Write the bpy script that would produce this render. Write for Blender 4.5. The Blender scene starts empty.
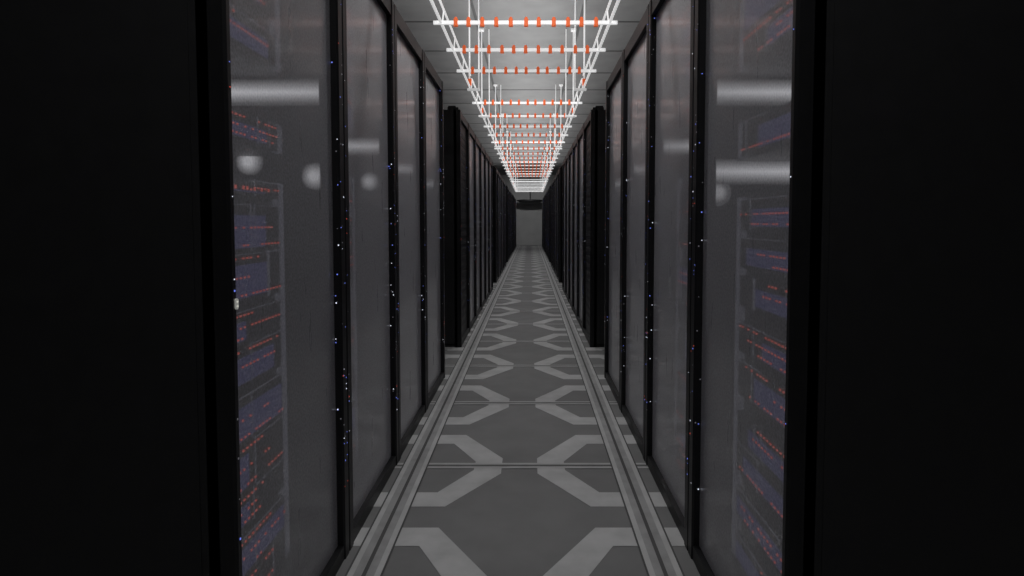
import bpy, bmesh, math, random
from mathutils import Vector
random.seed(7)
S=bpy.context.scene
S.view_settings.view_transform='Standard'
CAM_H=1.17
XL,XR=-0.64,0.56
YEND=30.0
CEIL=3.5

# ---------- materials ----------
def mat(name,col,rough=0.5,metal=0.0,spec=0.5,noise=0.0,nscale=8.0,emis=None,estr=0.0,bump=0.0,sample=False):
    m=bpy.data.materials.new(name); m.use_nodes=True
    nt=m.node_tree; b=nt.nodes['Principled BSDF']
    b.inputs['Base Color'].default_value=(*col,1)
    b.inputs['Roughness'].default_value=rough
    b.inputs['Metallic'].default_value=metal
    b.inputs['Specular IOR Level'].default_value=spec
    if noise>0:
        tc=nt.nodes.new('ShaderNodeTexCoord'); n=nt.nodes.new('ShaderNodeTexNoise')
        n.inputs['Scale'].default_value=nscale; n.inputs['Detail'].default_value=6
        nt.links.new(tc.outputs['Object'],n.inputs['Vector'])
        r=nt.nodes.new('ShaderNodeMapRange')
        r.inputs['From Min'].default_value=.3; r.inputs['From Max'].default_value=.7
        r.inputs['To Min'].default_value=1-noise; r.inputs['To Max'].default_value=1+noise
        nt.links.new(n.outputs['Fac'],r.inputs['Value'])
        v=nt.nodes.new('ShaderNodeVectorMath'); v.operation='SCALE'
        v.inputs[0].default_value=col
        nt.links.new(r.outputs['Result'],v.inputs['Scale'])
        nt.links.new(v.outputs['Vector'],b.inputs['Base Color'])
    if emis:
        b.inputs['Emission Color'].default_value=(*emis,1)
        b.inputs['Emission Strength'].default_value=estr
        if not sample: m.cycles.emission_sampling='NONE'
    return m

M_black=mat('black_powder_coat',(.012,.012,.013),.55,0,.3,noise=.15,nscale=20)
M_blackp=mat('black_post',(.0075,.0075,.0085),.45,0,.3,noise=.2,nscale=30)
M_floor=mat('floor_dark_tile',(.165,.165,.165),.6,0,.3,noise=.08,nscale=6)
M_band=mat('floor_light_inlay',(.43,.43,.43),.55,0,.3,noise=.12,nscale=9)
M_rail=mat('floor_track',(.29,.29,.29),.5,0,.35,noise=.15,nscale=12)
M_groove=mat('floor_groove',(.07,.07,.07),.8)
M_ceil=mat('ceiling_panel',(.32,.32,.32),.8,0,.2,noise=.1,nscale=3)
M_seam=mat('ceiling_seam',(.15,.15,.15),.8)
M_wall=mat('wall_paint',(.4,.4,.4),.8,0,.2,noise=.08,nscale=2)
M_tray=mat('white_ladder_steel_glow',(.85,.85,.85),.4,emis=(1,1,1),estr=.55,sample=False)  # emission makes the steel look brightly lit
M_rod=mat('hanger_rod_glow',(.8,.8,.8),.4,emis=(1,1,1),estr=.35)  # self-glow put in so the rods read as lit
M_orange=mat('orange_clip_glow',(.75,.14,.04),.45,emis=(1,.16,.04),estr=.38)  # emission lifts the clips as if light fell on them
M_glow=[mat('door_reflection_glow_%d'%k,(.3,.3,.3),.5,emis=(1,1,1),estr=e,sample=(k==0)) for k,e in enumerate((.8,.66,.48,.33,.20,.09))]  # graded emission levels imitating soft reflections on the doors
M_liner=mat('glow_bay_liner',(.12,.12,.125),.6,noise=.1)  # added backing, kept pale to spread the imitated reflection glow
M_srv=mat('server_faceplate',(.06,.06,.07),.5,noise=.2,nscale=40)
M_blue=mat('server_blue_panel',(.03,.03,.12),.4,emis=(.10,.10,.27),estr=.24)
M_red=mat('server_red_led',(.4,.02,.01),.4,emis=(1,.15,.10),estr=.42)
M_trim=mat('server_trim_glow',(.3,.3,.3),.4,.3,emis=(.5,.5,.6),estr=.10)  # faint emission lightens the trim as if lit
M_ledw=mat('led_white',(.5,.5,.5),.4,emis=(.8,.85,1),estr=.9)
M_ledb=mat('led_blue',(.05,.05,.5),.4,emis=(.2,.28,1),estr=.8)
M_steel=mat('brushed_steel_glow',(.7,.7,.68),.3,.8,.5,noise=.1,nscale=60,emis=(.6,.6,.55),estr=.3)  # slight glow in the metal in place of caught light

def glass_mat():
    m=bpy.data.materials.new('smoked_glass_door'); m.use_nodes=True
    nt=m.node_tree; b=nt.nodes['Principled BSDF']; out=nt.nodes['Material Output']
    b.inputs['Specular IOR Level'].default_value=.6
    b.inputs['Coat Weight'].default_value=.35
    b.inputs['Coat Roughness'].default_value=.1
    tc=nt.nodes.new('ShaderNodeTexCoord'); n=nt.nodes.new('ShaderNodeTexNoise')
    mp=nt.nodes.new('ShaderNodeMapping'); mp.inputs['Scale'].default_value=(6,6,1.2)
    nt.links.new(tc.outputs['Object'],mp.inputs['Vector']); nt.links.new(mp.outputs['Vector'],n.inputs['Vector'])
    n.inputs['Scale'].default_value=3; n.inputs['Detail'].default_value=5
    r=nt.nodes.new('ShaderNodeMapRange'); r.inputs['To Min'].default_value=.24; r.inputs['To Max'].default_value=.34
    nt.links.new(n.outputs['Fac'],r.inputs['Value']); nt.links.new(r.outputs['Result'],b.inputs['Roughness'])
    n2=nt.nodes.new('ShaderNodeTexNoise'); n2.inputs['Scale'].default_value=140; n2.inputs['Detail'].default_value=3
    nt.links.new(tc.outputs['Object'],n2.inputs['Vector'])
    r2=nt.nodes.new('ShaderNodeMapRange'); r2.inputs['From Min'].default_value=.3; r2.inputs['From Max'].default_value=.7
    r2.inputs['To Min'].default_value=.75; r2.inputs['To Max'].default_value=1.25
    nt.links.new(n2.outputs['Fac'],r2.inputs['Value'])
    v=nt.nodes.new('ShaderNodeVectorMath'); v.operation='SCALE'; v.inputs[0].default_value=(.415,.412,.44)
    nt.links.new(r2.outputs['Result'],v.inputs['Scale']); nt.links.new(v.outputs['Vector'],b.inputs['Base Color'])
    t=nt.nodes.new('ShaderNodeBsdfTransparent'); t.inputs['Color'].default_value=(.85,.85,.9,1)
    fr=nt.nodes.new('ShaderNodeFresnel'); fr.inputs['IOR'].default_value=1.5
    mr=nt.nodes.new('ShaderNodeMapRange'); mr.inputs['From Min'].default_value=0.04; mr.inputs['From Max'].default_value=.35
    mr.inputs['To Min'].default_value=.45; mr.inputs['To Max'].default_value=.92
    nt.links.new(fr.outputs['Fac'],mr.inputs['Value'])
    mx=nt.nodes.new('ShaderNodeMixShader')
    nt.links.new(mr.outputs['Result'],mx.inputs['Fac'])
    nt.links.new(t.outputs[0],mx.inputs[1]); nt.links.new(b.outputs[0],mx.inputs[2])
    nt.links.new(mx.outputs[0],out.inputs['Surface'])
    return m
M_glass=glass_mat()

# ---------- mesh builder ----------
class MB:
    def __init__(s): s.v=[];s.f=[];s.mi=[];s.mats=[]
    def m(s,mt):
        if mt not in s.mats: s.mats.append(mt)
        return s.mats.index(mt)
    def box(s,x0,x1,y0,y1,z0,z1,mt,ch=0.0):
        i=s.m(mt)
        if ch<=0:
            b=len(s.v)
            s.v+=[(x,y,z) for z in(z0,z1) for x,y in((x0,y0),(x1,y0),(x1,y1),(x0,y1))]
            for q in((3,2,1,0),(4,5,6,7),(0,1,5,4),(1,2,6,5),(2,3,7,6),(3,0,4,7)):
                s.f.append([b+k for k in q]); s.mi.append(i)
        else:
            c=ch
            poly=[(x0+c,y0),(x1-c,y0),(x1,y0+c),(x1,y1-c),(x1-c,y1),(x0+c,y1),(x0,y1-c),(x0,y0+c)]
            s.prism(poly,z0,z1,mt)
    def prism(s,poly,z0,z1,mt):
        i=s.m(mt); b=len(s.v); n=len(poly)
        s.v+=[(x,y,z0) for x,y in poly]+[(x,y,z1) for x,y in poly]
        s.f.append([b+k for k in range(n)][::-1]); s.mi.append(i)
        s.f.append([b+n+k for k in range(n)]); s.mi.append(i)
        for k in range(n):
            s.f.append([b+k,b+(k+1)%n,b+n+(k+1)%n,b+n+k]); s.mi.append(i)
    def cyl(s,p,q,r,mt,n=10,r2=None):
        i=s.m(mt); p=Vector(p);q=Vector(q); d=(q-p).normalized()
        a=d.orthogonal().normalized(); c=d.cross(a); b=len(s.v)
        r2=r if r2 is None else r2
        for o,rr in((p,r),(q,r2)):
            for k in range(n):
                t=2*math.pi*k/n
                s.v.append(tuple(o+a*rr*math.cos(t)+c*rr*math.sin(t)))
        s.f.append([b+k for k in range(n)][::-1]); s.mi.append(i)
        s.f.append([b+n+k for k in range(n)]); s.mi.append(i)
        for k in range(n):
            s.f.append([b+k,b+(k+1)%n,b+n+(k+1)%n,b+n+k]); s.mi.append(i)
    def ring(s,cx,cy,outer,inner,z,mt):
        i=s.m(mt); n=len(outer); b=len(s.v)
        s.v+=[(cx+x,cy+y,z) for x,y in outer]+[(cx+x,cy+y,z) for x,y in inner]
        for k in range(n):
            s.f.append([b+k,b+(k+1)%n,b+n+(k+1)%n,b+n+k]); s.mi.append(i)
    def quad(s,x0,x1,y0,y1,z,mt):
        i=s.m(mt); b=len(s.v)
        s.v+=[(x0,y0,z),(x1,y0,z),(x1,y1,z),(x0,y1,z)]
        s.f.append([b,b+1,b+2,b+3]); s.mi.append(i)
    def quadx(s,x,y0,y1,z0,z1,mt):
        i=s.m(mt); b=len(s.v)
        s.v+=[(x,y0,z0),(x,y1,z0),(x,y1,z1),(x,y0,z1)]
        s.f.append([b,b+1,b+2,b+3]); s.mi.append(i)
    def mirror_x(s):
        s.v=[(-x,y,z) for x,y,z in s.v]; s.f=[f[::-1] for f in s.f]
    def mesh(s,name):
        me=bpy.data.meshes.new(name); me.from_pydata(s.v,[],s.f)
        for mt in s.mats: me.materials.append(mt)
        me.polygons.foreach_set('material_index',s.mi); me.update()
        return me
    def obj(s,name,loc=(0,0,0)):
        o=bpy.data.objects.new(name,s.mesh(name)); o.location=loc
        S.collection.objects.link(o); return o

# ---------- room ----------
RX=8.0; YB=-4.0
fl=MB()
fl.box(-RX,RX,YB,YEND,-.2,0,M_floor)
def octo(R,flx,fly):
    return [(flx,-R),(R,-fly),(R,fly),(flx,R),(-flx,R),(-R,fly),(-R,-fly),(-flx,-R)]
out=octo(.415,.20,.09); inn=octo(.285,.15,.05)
X0=-0.55; Y0=2.83
for i in range(-3,5):
    for j in range(-6,28):
        cx=X0+i; cy=Y0+j
        if cy+.42>YEND: continue
        fl.ring(cx,cy,out,inn,.0015,M_band)
for j in range(-6,28):
    cy=Y0+j
    if cy>YEND-.1: continue
    fl.quad(-4,5,cy-.03,cy+.03,.002,M_rail)
    fl.quad(-4,5,cy-.03,cy-.018,.0025,M_band)
    fl.quad(-4,5,cy+.018,cy+.03,.0025,M_band)
    fl.quad(-4,5,cy-.006,cy+.006,.0025,M_groove)
for i in range(-3,5):
    cx=X0+i
    fl.quad(cx-.055,cx+.055,YB,YEND,.003,M_rail)
    fl.quad(cx-.055,cx-.035,YB,YEND,.0035,M_band)
    fl.quad(cx+.035,cx+.055,YB,YEND,.0035,M_band)
    fl.quad(cx-.007,cx+.007,YB,YEND,.0035,M_groove)
    fl.quad(cx-.062,cx-.055,YB,YEND,.0035,M_groove)
    fl.quad(cx+.055,cx+.062,YB,YEND,.0035,M_groove)
fl.obj('floor')
ce=MB()
ce.box(-RX,RX,YB,YEND,CEIL,CEIL+.2,M_ceil)
y=YB+.3
while y<YEND:
    ce.box(-RX,RX,y-.02,y+.02,CEIL-.006,CEIL,M_seam); y+=1.2
x=-RX+.18
while x<RX:
    ce.box(x-.015,x+.015,YB,YEND,CEIL-.006,CEIL,M_seam); x+=1.2
ce.obj('ceiling')
w=MB(); w.box(-RX,RX,YEND,YEND+.2,0,CEIL,M_wall); w.obj('wall_far')
w=MB(); w.box(-RX,RX,YB-.2,YB,0,CEIL,M_wall); w.obj('wall_near')
w=MB(); w.box(-RX-.2,-RX,YB,YEND,0,CEIL,M_wall); w.obj('wall_left')
w=MB(); w.box(RX,RX+.2,YB,YEND,0,CEIL,M_wall); w.obj('wall_right')

# ---------- cabinets ----------
W=.8; D=1.15; H=2.2
def cabinet(seed,streaks=(1.58,),solid=False,mirror=False,lock=False,near=.052,inset=.15,glow_spots=(),bays=None,leds=30):
    R=random.Random(seed); b=MB()
    b.box(-D,-.02,0,.018,.02,H-.02,M_black)
    b.box(-D,-.02,W-.018,W,.02,H-.02,M_black)
    b.box(-D,-D+.02,.018,W-.018,.02,H-.02,M_black)
    b.box(-D,-.02,0,W,H-.02,H,M_black)
    b.box(-D,-.02,0,W,.0,.03,M_black)
    b.box(-D+.06,-.06,-.002,0,.1,H-.1,M_black)
    b.box(-.05,.018,-.0,near,0,H,M_blackp,ch=.006)
    b.box(-.05,.018,W-.052,W,0,H,M_blackp,ch=.006)
    b.box(-.05,.014,near,W-.052,H-.07,H,M_blackp)
    b.box(-.05,.014,near,W-.052,0,.05,M_blackp)
    b.box(-.10,.0,.0,W,H,H+.022,M_blackp)
    for k in range(7):
        b.box(-.1,-.03,.05+k*.11,.08+k*.11,H+.022,H+.045,M_blackp)
    for k in range(leds):
        z=R.uniform(.25,H-.05); yy=R.choice([.014,W-.036,W-.014,W-.046])
        s=R.choice([.001,.0014,.002])
        b.box(.0175,.019,yy-s,yy+s,z-s,z+s,R.choice([M_ledw,M_ledb,M_trim,M_ledb,M_red,M_trim]) )
    for k in range(leds//3):
        z=R.uniform(.25,H-.05); xx=R.uniform(-.004,.012); s=R.choice([.0014,.002])
        b.box(xx-s,xx+s,W-.0535,W-.052,z-s,z+s,R.choice([M_ledw,M_ledb,M_trim]))
    if solid:
        b.box(-.03,-.008,near,W-.052,.05,H-.07,M_blackp)
        for k in range(24):
            b.box(-.008,-.004,.1,W-.1,.15+k*.08,.19+k*.08,M_black)
    else:
        b.quadx(-.008,near,W-.052,.05,H-.07,M_glass)
        fx=-inset
        if bays is None: bays=[(s-.15,s+.05) for s in streaks]
        segs=[]; z0=.06
        for a,c in sorted(bays):
            if a>z0: segs.append((z0,a))
            z0=c
        segs.append((z0,H-.09))
        for a,c in segs:
            b.box(fx-.7,fx-.02,.04,W-.04,a,c,M_srv)
            b.box(fx-.02,fx+.002,.655,.660,a,c,M_trim)
            b.box(fx-.02,fx+.001,.685,.688,a,c,M_trim)
            z=a+.004
            while z<c-.05:
                u=min(R.choice([.10,.12,.14]),c-z)
                b.box(fx-.02,fx,.045,.65,z,z+u-.006,M_srv)
                y0=R.choice([.05,.09,.15]); y1=y0+R.choice([.36,.42,.5])
                b.box(fx,fx+.003,y0,min(y1,.64),z+.012,z+u-.035,M_blue)
                for zz in (z+.02,z+u*.5,z+u-.016):
                    if R.random()<.2: continue
                    y0=R.choice([.05,.08,.12,.2]); n=R.randint(14,26)
                    for k in range(n):
                        if R.random()<.25: continue
                        yy=y0+k*.023
                        if yy>.64: break
                        b.box(fx+.002,fx+.006,yy,yy+.007,zz-.0025,zz+.0025,M_red)
                if R.random()<.7:
                    b.box(fx+.001,fx+.005,R.choice([.3,.45]),.68,z+u-.006,z+u-.004,M_trim)
                for q in range(2):
                    if R.random()<.5:
                        yy=R.uniform(.42,.62)
                        b.box(fx+.001,fx+.004,yy,yy+.003,z,z+u,M_trim)
                z+=u+R.choice([.0,.02,.05])
        for a,c in bays:
            b.box(-.95,-.03,W-.03,W-.018,a+.01,c-.002,M_liner)
        for s in streaks:  # stacked emissive slices added in place of a reflected streak
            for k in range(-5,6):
                b.box(-.93,-.015,W-.045,W-.03,s+k*.0075-.00375,s+k*.0075+.00375,M_glow[abs(k)])
        for (px,pz,lv) in glow_spots:  # added emissive discs imitating round reflected glows
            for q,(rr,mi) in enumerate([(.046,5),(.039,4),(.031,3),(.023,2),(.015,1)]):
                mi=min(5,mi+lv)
                b.cyl((px,W-.034-.003*q,pz),(px,W-.03,pz),rr,M_glow[mi],24)
        if lock:
            b.cyl((.017,.018,.985),(.022,.018,.985),.005,M_steel,16)
            b.box(.017,.022,.013,.023,.985,.999,M_steel)
            b.cyl((.017,.018,.999),(.022,.018,.999),.005,M_steel,16)
    if mirror: b.mirror_x()
    return b.mesh('server_cabinet_mesh_%d'%seed)
def place(me,y,side):
    o=bpy.data.objects.new('server_cabinet',me)
    o.location=(XL-.018 if side<0 else XR+.018,y,0)
    S.collection.objects.link(o)
heights=[1.605,1.526,1.49,1.45]
first={}
for j in range(4):
    nr=.026 if j==0 else .052
    pk=[(-.294,1.375,0),(-.072,1.325,0)] if j==0 else ([(-.10,1.36,0)] if j==1 else ())
    by=[(1.295,1.392),(1.482,1.655)] if j==0 else None
    first[(-1,j)]=cabinet(20+j,(heights[j],),lock=(j==0),near=nr,glow_spots=pk,bays=by,leds=54 if j<2 else 36)
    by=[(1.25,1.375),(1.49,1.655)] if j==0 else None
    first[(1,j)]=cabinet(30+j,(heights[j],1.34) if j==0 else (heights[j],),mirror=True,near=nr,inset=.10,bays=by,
                         glow_spots=[(-.06,1.27,1)] if j==0 else (),leds=44 if j<2 else 36)
gen={-1:[cabinet(s,(1.5,)) for s in (1,2,3)],1:[cabinet(s+10,(1.5,),mirror=True) for s in (1,2,3)]}
sol={-1:cabinet(9,solid=True),1:cabinet(19,solid=True,mirror=True)}
rows=[(1.28,4),(5.56,6),(11.5,6),(17.4,6),(23.3,6)]
for ri,(ys,n) in enumerate(rows):
    for j in range(n):
        y=ys+j*(W+.002)
        for side in(-1,1):
            if ri==0: me=first[(side,j)]
            elif j==0: me=sol[side]
            else: me=gen[side][(j+ri)%3]
            place(me,y,side)

# ---------- overhead cable ladder ----------
TX=-.03; TZ=CAM_H+1.3
b=MB()
def ladder(y0,y1,bars,orange):
    for sx in(-1,1):
        x=TX+sx*.55
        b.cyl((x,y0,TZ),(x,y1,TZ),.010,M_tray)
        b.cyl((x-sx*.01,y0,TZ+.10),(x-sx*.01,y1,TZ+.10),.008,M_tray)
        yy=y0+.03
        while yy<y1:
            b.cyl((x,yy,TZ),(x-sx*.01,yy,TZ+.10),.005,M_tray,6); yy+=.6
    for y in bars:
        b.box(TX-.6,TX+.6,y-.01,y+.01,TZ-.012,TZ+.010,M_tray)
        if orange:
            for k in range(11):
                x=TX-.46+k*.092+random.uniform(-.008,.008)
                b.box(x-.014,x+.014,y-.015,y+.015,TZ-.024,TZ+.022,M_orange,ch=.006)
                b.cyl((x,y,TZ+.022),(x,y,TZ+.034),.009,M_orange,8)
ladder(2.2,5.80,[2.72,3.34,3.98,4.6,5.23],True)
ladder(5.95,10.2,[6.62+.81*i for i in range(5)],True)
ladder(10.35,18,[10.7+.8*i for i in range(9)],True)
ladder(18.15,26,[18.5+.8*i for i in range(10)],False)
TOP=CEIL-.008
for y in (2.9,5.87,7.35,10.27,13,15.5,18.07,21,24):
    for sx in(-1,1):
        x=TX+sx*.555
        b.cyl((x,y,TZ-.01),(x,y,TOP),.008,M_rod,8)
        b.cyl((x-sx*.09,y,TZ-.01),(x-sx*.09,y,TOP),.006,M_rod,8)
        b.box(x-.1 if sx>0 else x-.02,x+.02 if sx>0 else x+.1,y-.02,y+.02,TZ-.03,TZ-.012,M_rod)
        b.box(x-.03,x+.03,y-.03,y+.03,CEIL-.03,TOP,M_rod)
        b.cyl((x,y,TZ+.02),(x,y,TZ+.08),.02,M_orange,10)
b.obj('overhead_cable_ladder')

# dark dome fixture at far end
d=MB(); n=24
prof=[(0,-.14),(.3,-.13),(.52,-.08),(.62,-.02),(.62,.02),(.5,.04),(0,.05)]
i=d.m(M_black)
for r,z in prof:
    for k in range(n):
        t=2*math.pi*k/n; d.v.append((r*math.cos(t),r*math.sin(t),z))
for a in range(len(prof)-1):
    for k in range(n):
        d.f.append([a*n+k,a*n+(k+1)%n,(a+1)*n+(k+1)%n,(a+1)*n+k]); d.mi.append(i)
d.cyl((0,0,.04),(0,0,CEIL-2.2-.008),.015,M_black)
d.obj('dome_pendant',(0,28.85,2.2))

# ---------- added fill lights ----------
def spot(name,loc,en,size=140,rad=.08,rot=(0,0,0)):
    l=bpy.data.lights.new(name,'SPOT'); l.energy=en; l.spot_size=math.radians(size); l.spot_blend=.8; l.shadow_soft_size=rad
    o=bpy.data.objects.new(name,l); o.location=loc; o.rotation_euler=rot; S.collection.objects.link(o)
for y in (-2.6,0.3,3.1,6.2,9.3,12.4,15.5,18.6,21.7,24.8):
    spot('aisle_fill',(TX,y,CEIL-.05),60)  # unseen spots added to brighten the aisle and floor
spot('far_wall_fill',(TX,26.6,2.5),80,110,.04,(math.radians(62),0,0))  # spot added only to brighten the far wall
a=bpy.data.lights.new('ceiling_fill','AREA'); a.shape='RECTANGLE'; a.size=.9; a.size_y=24; a.energy=150  # area light added above the tray to brighten the ceiling
o=bpy.data.objects.new('ceiling_fill',a); o.location=(TX,12,TZ+.13); o.rotation_euler=(math.pi,0,0); S.collection.objects.link(o)
wd=bpy.data.worlds.new('world'); S.world=wd; wd.use_nodes=True
wd.node_tree.nodes['Background'].inputs[0].default_value=(.01,.01,.01,1)

# ---------- camera ----------
c=bpy.data.cameras.new('camera'); co=bpy.data.objects.new('camera',c); S.collection.objects.link(co)
c.sensor_width=36; c.lens=36*600/1024
co.location=(0,0,CAM_H); co.rotation_euler=(math.radians(90-2.67),0,0)
c.shift_x=-18/1024; c.shift_y=-38/1024
c.clip_start=.05
S.camera=co
